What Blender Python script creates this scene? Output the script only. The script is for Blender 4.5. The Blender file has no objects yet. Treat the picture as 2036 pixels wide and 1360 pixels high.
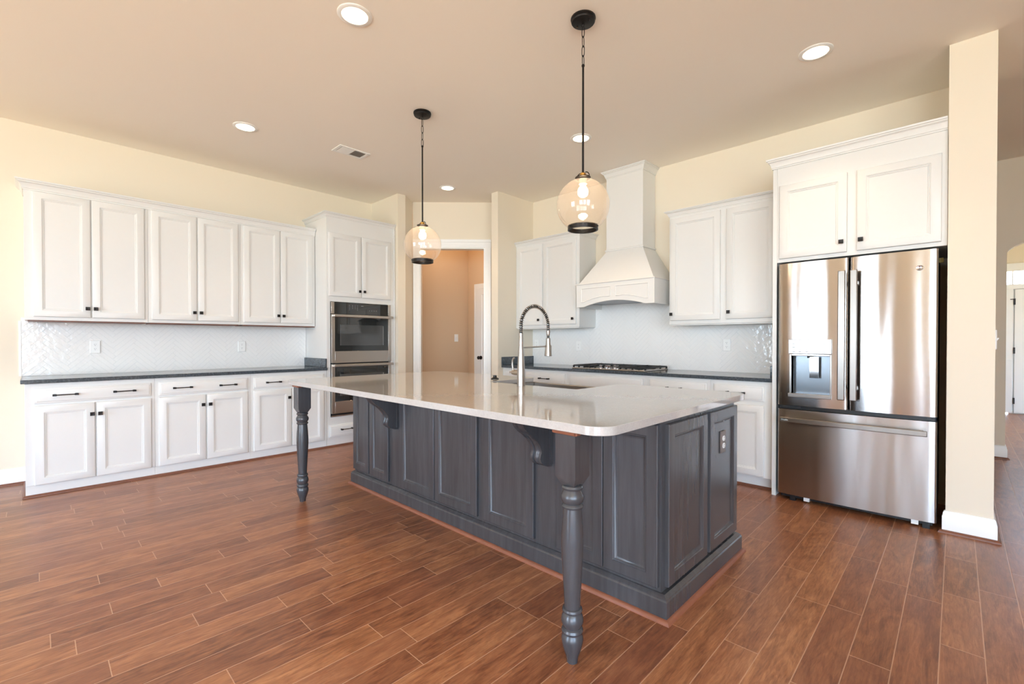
import bpy, bmesh, math, random
from mathutils import Vector, Matrix
random.seed(7)
PI = math.pi
S = bpy.context.scene
COL = S.collection

# ------------------------------------------------------------------ camera, sky, exposure
cam = bpy.data.cameras.new('camera'); camo = bpy.data.objects.new('camera', cam); COL.objects.link(camo)
camo.location = (0, 0, 1.2); camo.rotation_euler = (PI/2 - 0.0094, 0, 0.7675)
cam.sensor_width = 36; cam.lens = 916.75/2036*36; cam.shift_y = 7.14/2036; cam.clip_start = 0.05
S.camera = camo
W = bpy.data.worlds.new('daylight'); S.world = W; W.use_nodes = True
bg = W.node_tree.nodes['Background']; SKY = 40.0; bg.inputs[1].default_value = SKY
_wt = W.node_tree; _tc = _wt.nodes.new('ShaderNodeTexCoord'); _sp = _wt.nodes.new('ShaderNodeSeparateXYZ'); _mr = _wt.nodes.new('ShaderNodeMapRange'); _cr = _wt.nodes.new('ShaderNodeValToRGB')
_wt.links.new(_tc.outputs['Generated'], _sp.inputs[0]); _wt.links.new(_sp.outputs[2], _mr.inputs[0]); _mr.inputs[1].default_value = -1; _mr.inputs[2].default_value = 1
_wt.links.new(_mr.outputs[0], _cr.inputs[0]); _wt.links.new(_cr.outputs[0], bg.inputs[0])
# radiance against height: unseen ground and horizon invented to brighten the ceiling, hazy sky
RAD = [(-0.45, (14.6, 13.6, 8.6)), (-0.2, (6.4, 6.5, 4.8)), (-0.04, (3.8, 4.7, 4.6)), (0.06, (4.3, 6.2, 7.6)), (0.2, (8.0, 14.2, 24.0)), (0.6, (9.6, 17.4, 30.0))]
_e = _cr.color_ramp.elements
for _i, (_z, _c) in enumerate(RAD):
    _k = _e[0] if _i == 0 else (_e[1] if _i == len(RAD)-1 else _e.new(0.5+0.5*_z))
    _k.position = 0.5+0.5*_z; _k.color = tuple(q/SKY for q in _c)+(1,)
sun = bpy.data.lights.new('sun', 'SUN'); sun.energy = 4.0; sun.color = (0.9, 0.9, 0.76); sun.angle = 0.01
suno = bpy.data.objects.new('sun', sun); COL.objects.link(suno); suno.location = (0, -8, 8); suno.rotation_euler = (math.radians(48), 0, math.radians(-12))
vs = S.view_settings
vs.view_transform = 'Standard'; vs.look = 'None'; vs.gamma = 1; vs.use_curve_mapping = False; vs.exposure = 0.2
SPOT_POWER = 30.0
CAN_POWER, BULB_POWER, PANTRY_POWER = 5.0, 60.0, 6.5
cy = S.cycles
cy.use_denoising = True; cy.max_bounces = 9; cy.diffuse_bounces = 6; cy.glossy_bounces = 4; cy.transparent_max_bounces = 10
cy.caustics_reflective = False; cy.caustics_refractive = False; cy.sample_clamp_indirect = 6.0

def portal(name, loc, rot, sx, sy):
    l = bpy.data.lights.new(name, 'AREA'); l.shape = 'RECTANGLE'; l.size = sx; l.size_y = sy; l.cycles.is_portal = True
    o = bpy.data.objects.new(name, l); COL.objects.link(o); o.location = loc; o.rotation_euler = rot
# windows of the great room behind the camera (x0, x1, z0, z1) in the rear wall at y = -4.8
REAR = [(-3.5, -1.65, 0.06, 2.6), (1.05, 3.35, 0.3, 2.75)]
for i, (a, b, c, d) in enumerate(REAR):
    portal('daylight_opening', ((a+b)/2, -4.86, (c+d)/2), (PI/2, 0, 0), b-a, d-c)
EAST_ADDED = [(-4.4, -2.4, 0.3, 2.75), (-1.9, -0.3, 0.3, 2.75), (8.6, 10.0, 0.4, 2.1)]         # (y0, y1, z0, z1) of unseen windows added for more daylight, in the wall at x = 3.5
for a, b, c, d in EAST_ADDED:
    portal('daylight_opening', (3.56, (a+b)/2, (c+d)/2), (PI/2, 0, PI/2), b-a, d-c)

# ------------------------------------------------------------------ materials
def lin(c):
    return tuple(((x/255)/12.92 if x/255 <= 0.04045 else ((x/255+0.055)/1.055)**2.4) for x in c) + (1,)
class NT:
    def __init__(s, name):
        s.m = bpy.data.materials.new(name); s.m.use_nodes = True; s.t = s.m.node_tree; s.t.nodes.clear()
        s.out = s.t.nodes.new('ShaderNodeOutputMaterial'); s.b = s.t.nodes.new('ShaderNodeBsdfPrincipled')
        s.t.links.new(s.b.outputs[0], s.out.inputs[0])
    def n(s, ty, **kw):
        nd = s.t.nodes.new('ShaderNode'+ty)
        for k, v in kw.items(): setattr(nd, k, v)
        return nd
    def put(s, sock, v):
        if isinstance(v, bpy.types.NodeSocket): s.t.links.new(v, sock)
        else: sock.default_value = v
    def math(s, op, a, b=None, clamp=False):
        nd = s.n('Math', operation=op, use_clamp=clamp); s.put(nd.inputs[0], a)
        if b is not None: s.put(nd.inputs[1], b)
        return nd.outputs[0]
    def pos(s):
        return s.n('TexCoord').outputs['Object']
    def mapping(s, vec, scale=(1, 1, 1), loc=(0, 0, 0), rot=(0, 0, 0)):
        nd = s.n('Mapping'); s.put(nd.inputs['Vector'], vec); nd.inputs['Scale'].default_value = scale
        nd.inputs['Location'].default_value = loc; nd.inputs['Rotation'].default_value = rot
        return nd.outputs[0]
    def noise(s, vec, scale, detail=4, rough=0.5, dist=0.0):
        nd = s.n('TexNoise'); s.put(nd.inputs['Vector'], vec); nd.inputs['Scale'].default_value = scale
        nd.inputs['Detail'].default_value = detail; nd.inputs['Roughness'].default_value = rough; nd.inputs['Distortion'].default_value = dist
        return nd.outputs[0]
    def mix(s, f, a, b):
        nd = s.n('Mix', data_type='RGBA'); s.put(nd.inputs[0], f); s.put(nd.inputs[6], a); s.put(nd.inputs[7], b)
        return nd.outputs[2]
    def ramp(s, f, stops):
        nd = s.n('ValToRGB'); s.put(nd.inputs[0], f); e = nd.color_ramp.elements
        e[0].position, e[0].color = stops[0]; e[1].position, e[1].color = stops[-1]
        for p, c in stops[1:-1]:
            k = e.new(p); k.color = c
        return nd.outputs[0]
    def bump(s, h, strength, dist=0.01):
        nd = s.n('Bump'); nd.inputs['Strength'].default_value = strength; nd.inputs['Distance'].default_value = dist; s.put(nd.inputs['Height'], h)
        s.t.links.new(nd.outputs[0], s.b.inputs['Normal'])
    def set(s, **kw):
        for k, v in kw.items(): s.put(s.b.inputs[k.replace('_', ' ')], v)
        return s.m
def plain(name, rgb, rough=0.5, metal=0.0, coat=0.0, nz=0.0, nscale=60):
    t = NT(name)
    if nz:
        p = t.pos(); c = lin(rgb); k = 1-nz
        d = (c[0]*k, c[1]*k, c[2]*k, 1)
        t.set(Base_Color=t.mix(t.noise(p, nscale, 3), c, d))
    else: t.set(Base_Color=lin(rgb))
    return t.set(Roughness=rough, Metallic=metal, Coat_Weight=coat)
def emit(name, rgb, k):
    t = NT(name); c = lin(rgb)
    return t.set(Base_Color=(0.8, 0.8, 0.8, 1), Emission_Color=c, Emission_Strength=k)
M = {}
def paint(name, rgb, rough=0.7, b=0.04):
    t = NT(name); p = t.pos(); t.bump(t.noise(p, 180, 3), b, 0.002)
    return t.set(Base_Color=lin(rgb), Roughness=rough)
M['wall'] = paint('wall_paint', (228, 217, 198))
M['ceiling'] = paint('ceiling_paint', (245, 239, 230), 0.85)
M['wall_warm_shade'] = paint('wall_paint_warm_shade', (212, 186, 156))  # wall paint with warm lamplight and dim daylight mixed into the colour
M['trim'] = paint('trim_enamel', (240, 240, 238), 0.35, 0.01)
M['white'] = plain('white_cabinet_paint', (224, 223, 220), 0.38, nz=0.02, nscale=30)
M['bronze'] = plain('dark_bronze', (46, 43, 42), 0.38, 0.75)
M['black'] = plain('black_plastic', (22, 23, 25), 0.4)
M['iron'] = plain('cast_iron', (26, 27, 29), 0.5, nz=0.3)
M['dark_side'] = plain('dark_appliance_case', (38, 40, 43), 0.45)
M['brass'] = plain('brass', (196, 150, 78), 0.28, 1.0)
M['plastic'] = plain('white_plastic', (240, 240, 238), 0.35)
M['brown_plate'] = plain('brown_plate', (104, 94, 90), 0.4)
M['chrome'] = plain('chrome', (225, 225, 228), 0.08, 1.0)
M['nickel'] = plain('brushed_nickel', (172, 166, 160), 0.33, 1.0)
M['grout'] = plain('grout', (222, 224, 224), 0.8)
M['shoe'] = plain('shoe_wood', (126, 77, 57), 0.4, nz=0.35, nscale=25)
M['raw_wood'] = plain('stained_strip', (142, 86, 62), 0.45, nz=0.25, nscale=40)
M['liner'] = plain('hood_liner', (150, 152, 155), 0.4, 0.6)
M['vent_dark'] = plain('vent_shadow_box', (70, 62, 52), 0.8)
M['ivory'] = plain('lamp_socket', (225, 205, 185), 0.5)
M['tag'] = plain('yellow_tag', (190, 180, 110), 0.6)
M['mark'] = plain('pale_print', (205, 208, 210), 0.5)
M['mark_dark'] = plain('grey_print', (120, 122, 126), 0.5)
M['can'] = emit('can_light', (255, 226, 190), CAN_POWER)
M['bulb'] = emit('bulb_light', (255, 222, 182), BULB_POWER)

def steel(name, rgb, rough, wave, aniso):
    t = NT(name); p = t.pos()
    br = t.noise(t.mapping(p, (4, 4, 900)), 1.0, 2)
    tg = t.n('Tangent', direction_type='RADIAL', axis='Z')
    t.t.links.new(tg.outputs[0], t.b.inputs['Tangent'])
    w = t.noise(t.mapping(p, (7, 7, 0.7)), 1.0, 1)
    h = t.math('ADD', t.math('MULTIPLY', w, wave), t.math('MULTIPLY', br, 0.004))
    t.bump(h, 0.5, 0.02)
    return t.set(Base_Color=lin(rgb), Metallic=1.0, Roughness=rough, Anisotropic=aniso, Anisotropic_Rotation=0.25)
M['steel'] = steel('stainless_steel', (176, 171, 168), 0.17, 0.6, 0.75)
M['steel_soft'] = steel('stainless_steel_soft', (178, 173, 170), 0.3, 0.5, 0.75)
M['steel_flat'] = steel('stainless_trim', (196, 188, 180), 0.27, 0.05, 0.4)

M['steel_handle'] = steel('stainless_handle', (150, 144, 138), 0.34, 0.05, 0.3)
M['steel_dark'] = steel('dispenser_steel', (118, 122, 126), 0.3, 0.05, 0.3)
def black_glass():
    t = NT('black_glass'); return t.set(Base_Color=lin((20, 22, 22)), Roughness=0.03, Specular_IOR_Level=0.9)
M['glass_black'] = black_glass()
M['glass_reflection'] = NT('glass_painted_reflection').set(Base_Color=lin((62, 62, 62)), Roughness=0.03, Specular_IOR_Level=0.9)  # lighter base colour paints a reflection into the oven window
def clear_glass(name, seeded):
    t = NT(name); nt = t.t; nt.nodes.remove(t.b)
    tr = t.n('BsdfTransparent'); gl = t.n('BsdfGlossy'); gl.inputs['Roughness'].default_value = 0.02
    fr = t.n('LayerWeight'); fr.inputs['Blend'].default_value = 0.5
    mx = t.n('MixShader'); fac = t.math('ADD', t.math('MULTIPLY', t.math('POWER', fr.outputs['Facing'], 4.0), 0.55), 0.035)
    tr.inputs[0].default_value = (0.985, 0.985, 0.98, 1)
    if seeded:
        p = t.pos(); v = t.n('TexVoronoi'); v.inputs['Scale'].default_value = 60; t.put(v.inputs['Vector'], p)
        spot = t.math('LESS_THAN', v.outputs[0], 0.13)
        fac = t.math('ADD', t.math('ADD', t.math('MULTIPLY', fac, 1.3), 0.02), t.math('MULTIPLY', spot, 0.22), True)
        bp = t.n('Bump'); bp.inputs['Strength'].default_value = 0.05; bp.inputs['Distance'].default_value = 0.004
        t.put(bp.inputs['Height'], t.noise(p, 55, 2)); nt.links.new(bp.outputs[0], gl.inputs['Normal'])
        tr.inputs[0].default_value = (0.975, 0.955, 0.935, 1)
    base = tr.outputs[0]
    if seeded:
        tl = t.n('BsdfTranslucent'); tl.inputs[0].default_value = (0.9, 0.82, 0.74, 1); m2 = t.n('MixShader')
        m2.inputs[0].default_value = 0.15; nt.links.new(tr.outputs[0], m2.inputs[1]); nt.links.new(tl.outputs[0], m2.inputs[2]); base = m2.outputs[0]
    nt.links.new(fac, mx.inputs[0]); nt.links.new(base, mx.inputs[1]); nt.links.new(gl.outputs[0], mx.inputs[2])
    nt.links.new(mx.outputs[0], t.out.inputs[0])
    return t.m
M['glass'] = clear_glass('window_glass', False)
M['seeded'] = clear_glass('seeded_glass', True)

def grey_wood():
    t = NT('charcoal_stained_maple'); p = t.pos()
    g = t.noise(t.mapping(p, (26, 26, 2.2)), 1.0, 5, 0.6, 0.4)
    f = t.noise(t.mapping(p, (2, 2, 1)), 1.6, 2)
    c = t.ramp(t.math('ADD', t.math('MULTIPLY', g, 0.7), t.math('MULTIPLY', f, 0.3)),
               [(0.30, lin((59, 57, 59))), (0.5, lin((67, 66, 68))), (0.72, lin((76, 75, 78)))])
    t.bump(g, 0.04, 0.002)
    return t.set(Base_Color=c, Roughness=0.27)
M['charcoal'] = grey_wood()

def granite():
    t = NT('steel_grey_granite'); p = t.pos()
    n1 = t.noise(p, 260, 6, 0.7); n2 = t.noise(p, 70, 4, 0.6)
    c = t.ramp(t.math('ADD', t.math('MULTIPLY', n1, 0.6), t.math('MULTIPLY', n2, 0.4)),
               [(0.36, lin((38, 43, 48))), (0.52, lin((70, 77, 83))), (0.66, lin((122, 129, 134)))])
    return t.set(Base_Color=c, Roughness=0.13)
M['granite'] = granite()
def quartz():
    t = NT('pale_quartz'); p = t.pos()
    n1 = t.noise(p, 9, 8, 0.65, 1.4); n2 = t.noise(p, 120, 5, 0.7)
    v = t.math('ABSOLUTE', t.math('SUBTRACT', n1, 0.5))
    vein = t.math('LESS_THAN', v, 0.012)
    c = t.mix(n2, lin((190, 184, 178)), lin((162, 158, 155)))
    c = t.mix(t.math('MULTIPLY', vein, 0.07), c, lin((222, 220, 216)))
    return t.set(Base_Color=c, Roughness=0.06, IOR=1.8)
M['quartz'] = quartz()
def tile():
    t = NT('white_glazed_tile'); p = t.pos()
    t.bump(t.noise(t.mapping(p, (1, 1, 1)), 24, 2), 0.34, 0.008)
    return t.set(Base_Color=lin((238, 237, 235)), Roughness=0.1)
M['tile'] = tile()

def floor_mat():
    t = NT('hickory_planks'); p = t.pos(); sx = t.n('SeparateXYZ'); t.put(sx.inputs[0], p); X, Y = sx.outputs[0], sx.outputs[1]
    w = 0.12508
    def rnd(*a):
        nd = t.n('TexWhiteNoise', noise_dimensions='2D'); c = t.n('CombineXYZ')
        for i, q in enumerate(a): t.put(c.inputs[i], q)
        t.put(nd.inputs['Vector'], c.outputs[0]); return nd.outputs[0]
    r = t.math('DIVIDE', t.math('ADD', X, 20.053), w); row = t.math('FLOOR', r); fx = t.math('FRACT', r)
    ln = t.math('ADD', t.math('MULTIPLY', rnd(row, 3.7), 0.55), 0.5)
    yy = t.math('ADD', t.math('DIVIDE', Y, ln), t.math('MULTIPLY', rnd(row, 9.1), 31.0))
    pid = t.math('FLOOR', yy); fy = t.math('FRACT', yy)
    dx = t.math('MULTIPLY', t.math('MINIMUM', fx, t.math('SUBTRACT', 1.0, fx)), w)
    dy = t.math('MULTIPLY', t.math('MINIMUM', fy, t.math('SUBTRACT', 1.0, fy)), ln)
    d = t.math('MINIMUM', dx, dy)
    a, b = rnd(row, pid), rnd(pid, t.math('ADD', row, 51.3))
    seam = t.math('SUBTRACT', 1.0, t.math('DIVIDE', d, 0.0026), True)
    cv = t.n('CombineXYZ'); t.put(cv.inputs[0], t.math('ADD', X, t.math('MULTIPLY', a, 40.0))); t.put(cv.inputs[1], t.math('ADD', Y, t.math('MULTIPLY', b, 40.0)))
    q = cv.outputs[0]
    g1 = t.noise(t.mapping(q, (36, 4.0, 1)), 1.0, 6, 0.68, 1.6)
    g2 = t.noise(t.mapping(q, (10, 3.0, 1)), 1.0, 4, 0.6, 2.2)
    g3 = t.noise(t.mapping(q, (150, 14, 1)), 1.0, 3, 0.6, 0.8)
    m = t.math('ADD', t.math('ADD', t.math('MULTIPLY', g1, 0.42), t.math('MULTIPLY', g2, 0.34)), t.math('MULTIPLY', g3, 0.24))
    m = t.math('ADD', m, t.math('MULTIPLY', t.math('SUBTRACT', a, 0.5), 0.11))
    c = t.ramp(m, [(0.27, lin((66, 37, 23))), (0.41, lin((118, 72, 46))), (0.53, lin((154, 101, 67))), (0.70, lin((194, 138, 94)))])
    tint = t.mix(t.math('MULTIPLY', b, 0.35), c, lin((126, 78, 62)))
    c2 = t.mix(t.math('MULTIPLY', seam, 0.72), tint, lin((212, 170, 138)))
    hand = t.noise(t.mapping(q, (16, 5, 1)), 1.0, 3)
    h = t.math('ADD', t.math('MULTIPLY', hand, 0.6), t.math('MULTIPLY', g1, 0.12))
    h = t.math('SUBTRACT', h, t.math('MULTIPLY', seam, 0.25))
    t.bump(h, 0.3, 0.006)
    return t.set(Base_Color=c2, Roughness=t.math('ADD', t.math('MULTIPLY', g1, 0.16), 0.24))
M['floor'] = floor_mat()

# ------------------------------------------------------------------ mesh helpers
class MB:
    def __init__(s): s.v = []; s.f = []
    def add(s, vs, fs):
        k = len(s.v); s.v += [tuple(v) for v in vs]; s.f += [tuple(i+k for i in f) for f in fs]
    def box(s, x0, x1, y0, y1, z0, z1):
        s.add([(x0,y0,z0),(x1,y0,z0),(x1,y1,z0),(x0,y1,z0),(x0,y0,z1),(x1,y0,z1),(x1,y1,z1),(x0,y1,z1)],
              [(0,3,2,1),(4,5,6,7),(0,1,5,4),(1,2,6,5),(2,3,7,6),(3,0,4,7)]); return s
    def rings(s, rs, cap0=True, cap1=True, closed=True):
        n = len(rs[0]); vs = [p for r in rs for p in r]; fs = []
        for i in range(len(rs)-1):
            for j in range(n if closed else n-1):
                k = (j+1) % n; fs.append((i*n+j, i*n+k, (i+1)*n+k, (i+1)*n+j))
        if cap0: fs.append(tuple(range(n-1, -1, -1)))
        if cap1: fs.append(tuple((len(rs)-1)*n+j for j in range(n)))
        s.add(vs, fs); return s
    def prism(s, poly, z0, z1):
        return s.rings([[(x, y, z0) for x, y in poly], [(x, y, z1) for x, y in poly]])
    def prism_x(s, poly, x0, x1):                       # poly in (y, z)
        return s.rings([[(x0, y, z) for y, z in poly], [(x1, y, z) for y, z in poly]])
    def prism_y(s, poly, y0, y1):                       # poly in (x, z)
        return s.rings([[(x, y0, z) for x, z in poly], [(x, y1, z) for x, z in poly]])
    def lathe(s, prof, cx=0, cy=0, n=24, cap0=True, cap1=True):
        return s.rings([[(cx+r*math.cos(2*PI*j/n), cy+r*math.sin(2*PI*j/n), z) for j in range(n)] for r, z in prof], cap0, cap1)
    def lathe_y(s, prof, cx, cz, n=20):                 # axis along y; prof of (r, y)
        return s.rings([[(cx+r*math.cos(2*PI*j/n), y, cz+r*math.sin(2*PI*j/n)) for j in range(n)] for r, y in prof])
    def tube(s, pts, r, n=10, closed=False, cap=True):
        P = [Vector(p) for p in pts]; N = len(P); rs = []
        up = None
        for i in range(N):
            a = P[i-1] if (i or closed) else P[i]; b = P[(i+1) % N] if (i < N-1 or closed) else P[i]
            d = (b-a).normalized()
            if up is None:
                up = Vector((0, 0, 1)) if abs(d.z) < 0.9 else Vector((1, 0, 0))
            u = (up - d*up.dot(d)).normalized(); w = d.cross(u); up = u
            rr = r[i] if isinstance(r, (list, tuple)) else r
            rs.append([P[i]+u*rr*math.cos(2*PI*j/n)+w*rr*math.sin(2*PI*j/n) for j in range(n)])
        if closed: rs.append(rs[0]); return s.rings(rs, False, False)
        return s.rings(rs, cap, cap)
    def molding(s, path, prof, z, closed=False):        # prof of (out, dz); out is to the right of travel
        P = [Vector(p) for p in path]; n = len(P); rs = []
        for i in range(n):
            d0 = (P[i]-P[i-1]).normalized() if (i or closed) else None
            d1 = (P[(i+1) % n]-P[i]).normalized() if (i < n-1 or closed) else None
            d0 = d0 or d1; d1 = d1 or d0
            n0, n1 = Vector((d0.y, -d0.x)), Vector((d1.y, -d1.x))
            m = n0+n1; m = m/(m.dot(n0))
            rs.append([(P[i].x+m.x*o, P[i].y+m.y*o, z+h) for o, h in prof])
        if closed: rs.append(rs[0])
        return s.rings(rs, not closed, not closed)
    def panel(s, x0, x1, z0, z1, prof):                 # nested rectangles facing -y; prof of (inset, y)
        rs = [[(x0+i, y, z0+i), (x1-i, y, z0+i), (x1-i, y, z1-i), (x0+i, y, z1-i)] for i, y in prof]
        return s.rings(rs)
    def build(s, name, mat, parent=None, loc=None, rot=0, bevel=0.0, seg=2, ang=32, kind=None):
        me = bpy.data.meshes.new(name); me.from_pydata([tuple(v) for v in s.v], [], s.f)
        bm = bmesh.new(); bm.from_mesh(me); bmesh.ops.recalc_face_normals(bm, faces=bm.faces)
        for f in bm.faces: f.smooth = True
        bm.to_mesh(me); bm.free(); me.set_sharp_from_angle(angle=math.radians(ang))
        me.materials.append(M[mat] if isinstance(mat, str) else mat)
        o = bpy.data.objects.new(name, me); COL.objects.link(o)
        if parent is not None: o.parent = parent
        if loc is not None: o.location = loc
        if rot: o.rotation_euler = (0, 0, rot)
        if bevel:
            b = o.modifiers.new('bevel', 'BEVEL'); b.width = bevel; b.segments = seg; b.limit_method = 'ANGLE'; b.angle_limit = math.radians(40)
        if kind: o['kind'] = kind
        return o
def box(name, mat, parent, *a, bevel=0.0, **kw): return MB().box(*a).build(name, mat, parent, bevel=bevel, **kw)
def tag(o, label, cat, group=None):
    o['label'] = label; o['category'] = cat
    if group: o['group'] = group
    return o
def thing(name, label, cat, loc=(0, 0, 0), rot=0, group=None):
    o = bpy.data.objects.new(name, None); COL.objects.link(o); o.empty_display_size = 0.1
    o.location = loc; o.rotation_euler = (0, 0, rot)
    return tag(o, label, cat, group)
def struct(name, mb, mat, **kw): return mb.build(name, mat, kind='structure', **kw)
def copy_tree(o, parent=None):
    c = o.copy(); COL.objects.link(c); c.parent = parent
    for ch in list(o.children): copy_tree(ch, c)
    return c

# ------------------------------------------------------------------ the room
ZC = 3.045; XW = -5.68; YW = 4.63; XE = 3.5; YS = -4.8
struct('floor', MB().box(-5.95, 3.8, -5.1, 11.6, -0.1, 0), 'floor')
struct('ceiling', MB().box(-5.95, 3.8, -5.1, 11.6, ZC, ZC+0.15), 'ceiling')
struct('wall_left', MB().box(XW-0.12, XW, YS-0.12, 3.2, 0, ZC), 'wall')
struct('wall_pantry_left', MB().box(XW-0.12, XW, 3.2, 4.99, 0, ZC), 'wall_warm_shade')
struct('wall_range', MB().box(-4.075, 0.0, YW, YW+0.12, 0, ZC), 'wall')
struct('wall_corner_left', MB().prism([(XW, 3.163), (-5.033, 3.163), (-5.033, 3.272), (-5.2055, 3.4945), (-5.29, 3.413), (-5.17, 3.273), (XW, 3.273)], 0, ZC), 'wall')
struct('wall_corner_right', MB().box(-4.19, -4.075, 3.975, 4.99, 0, ZC), 'wall')
dl = MB(); dl.box(0.0, 0.09, 0.004, 0.11, 0, 2.443); dl.box(0.0, 1.42, 0.004, 0.11, 2.443, ZC); dl.box(0.953, 1.42, 0.004, 0.11, 0, 2.443)
struct('wall_diagonal', dl, 'wall', loc=(-5.203, 3.497, 0), rot=PI/4)
struct('wall_pantry', MB().box(XW, -4.19, 4.87, 4.99, 0, ZC), 'wall_warm_shade')
struct('wall_pillar', MB().box(-0.045, 0.165, 3.975, YW+0.12, 0, ZC), 'wall')
struct('wall_hall_left', MB().box(-1.62, -1.5, YW+0.12, 6.98, 0, ZC), 'wall')
# foyer wall with arch
ap = [(0.36, 0)]
for i in range(25):
    u = PI - PI*i/24; ap.append((1.13+0.77*math.cos(u), 2.085+0.2*math.sin(u)))
ap += [(1.9, 0), (XE, 0), (XE, ZC), (-1.5, ZC), (-1.5, 0)]
struct('wall_foyer', MB().prism_y(ap, 6.86, 6.98), 'wall')
struct('wall_foyer_left', MB().box(-0.7, -0.58, 6.98, 11.24, 0, ZC), 'wall')
fd = MB(); fd.box(-0.7, 0.57, 11.24, 11.36, 0, ZC); fd.box(1.95, XE, 11.24, 11.36, 0, ZC); fd.box(0.57, 1.95, 11.24, 11.36, 2.42, ZC)
struct('wall_entry', fd, 'wall')
# rear wall with windows, east wall with the added windows
def holed_wall(name, axis, c0, c1, lo, hi, holes, mat):
    mb = MB(); cur = lo
    def bx(a, b, z0, z1):
        if axis == 'x': mb.box(a, b, c0, c1, z0, z1)
        else: mb.box(c0, c1, a, b, z0, z1)
    for a, b, z0, z1 in sorted(holes):
        bx(cur, a, 0, ZC); bx(a, b, 0, z0); bx(a, b, z1, ZC); cur = b
    bx(cur, hi, 0, ZC); struct(name, mb, mat)
holed_wall('wall_rear', 'x', YS-0.12, YS, XW, XE+0.12, REAR, 'wall')
holed_wall('wall_right', 'y', XE, XE+0.12, YS, 11.36, EAST_ADDED, 'wall')
wn = [0]
def window(name_axis, a, b, z0, z1, nv, nh):
    wn[0] += 1
    fr = MB(); L = b-a; t = 0.05
    fr.box(0, t, 0, 0.08, z0, z1); fr.box(L-t, L, 0, 0.08, z0, z1); fr.box(t, L-t, 0, 0.08, z0, z0+t); fr.box(t, L-t, 0, 0.08, z1-t, z1)
    for i in range(1, nv): x = L*i/nv; fr.box(x-0.03 if i*2 == nv else x-0.012, x+0.03 if i*2 == nv else x+0.012, 0.02, 0.06, z0+t, z1-t)
    for i in range(1, nh): z = z0+(z1-z0)*i/nh; fr.box(t, L-t, 0.025, 0.055, z-0.012, z+0.012)
    cs = MB()
    for q in ((-0.09, 0.0, z0-0.02, z1+0.09), (L, L+0.09, z0-0.02, z1+0.09), (0.0, L, z1, z1+0.09)): cs.box(q[0], q[1], 0.1, 0.122, q[2], q[3])
    loc, rot = ((b, YS-0.0, 0), PI) if name_axis == 'x' else ((XE, a, 0), PI/2)
    loc = (loc[0], loc[1], 0)
    if name_axis == 'x': loc = (b, YS, 0); flip = -0.1
    else: loc = (XE+0.1, a, 0); flip = 0
    o = struct('window_%d' % wn[0], fr, 'trim')
    if name_axis == 'x': o.location = (a, YS-0.1, 0)
    else: o.location = (XE+0.1, a, 0); o.rotation_euler = (0, 0, PI/2)
    c = cs.build('window_casing', 'trim', o)
    if name_axis == 'y':
        c.location = (0, -0.02 + 0.02, 0)
    g = MB().box(t, L-t, 0.038, 0.042, z0+t, z1-t).build('window_pane', 'glass', o)
for a, b, c, d in REAR: window('x', a, b, c, d, 2 if b-a < 2 else 4, 3)
for a, b, c, d in EAST_ADDED: window('y', a, b, c, d, 4, 3)

# trims: door casing of the diagonal opening, baseboards, shoe mouldings
def casing_profile(mb, x0, x1, z0, z1, y):
    mb.box(x0, x1, y-0.012, y, z0, z1)
t = MB()
for a, b in ((0.004, 0.0905), (0.953, 1.04)):
    t.box(a, b, -0.011, 0.003, 0, 2.443); t.box(a+(0.004 if a < 0.5 else 0.05), b-(0.05 if a < 0.5 else 0.004), -0.019, -0.011, 0, 2.443+(0.0))
    t.box(a+0.03, b-0.03, -0.015, -0.011, 0, 2.443)
t.box(0.004, 1.04, -0.011, 0.003, 2.443, 2.553); t.box(0.004, 1.04, -0.021, -0.011, 2.513, 2.55); t.box(0.09, 0.96, -0.015, -0.011, 2.47, 2.513)
struct('trim_1', t, 'trim', loc=(-5.203, 3.497, 0), rot=PI/4, bevel=0.002)
t = MB(); t.box(0.0905, 0.103, 0.0, 0.115, 0, 2.443); t.box(0.94, 0.953, 0.0, 0.115, 0, 2.443); t.box(0.103, 0.94, 0.0, 0.115, 2.43, 2.443)
struct('trim_2', t, 'trim', loc=(-5.203, 3.497, 0), rot=PI/4)
BASE = [(0, 0.0), (0.016, 0.0), (0.016, 0.1), (0.012, 0.112), (0.012, 0.122), (0.006, 0.135), (0, 0.137)]
SHOE = [(0, 0)] + [(0.018*math.cos(a*PI/10), 0.018*math.sin(a*PI/10)) for a in range(6)]
def base(name, path, closed=False): struct('baseboard_'+name, MB().molding(path, BASE, 0, closed), 'trim')
tr = [2]
def shoe(path, closed=False, mat='shoe'):
    tr[0] += 1; struct('trim_%d' % tr[0], MB().molding(path, SHOE, 0, closed), mat)
# travel so that the room lies to the right
base('left', [(XW, YS), (XW, -0.056)]); shoe([(XW+0.016, YS), (XW+0.016, -0.058)])
base('pillar', [(-0.045, 3.99), (-0.045, 3.975), (0.165, 3.975), (0.165, 4.75)])
shoe([(-0.061, 3.985), (-0.061, 3.959), (0.181, 3.959), (0.181, 4.75)])
base('foyer', [(-1.5, 6.86), (0.36, 6.86), (0.36, 6.98)]); shoe([(-1.5, 6.844), (0.376, 6.844), (0.376, 6.98)])
base('rear', [(0.9, YS), (-1.5, YS)])
base('pantry', [(XW, 3.28), (XW, 4.87), (-5.6, 4.87)])

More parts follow.
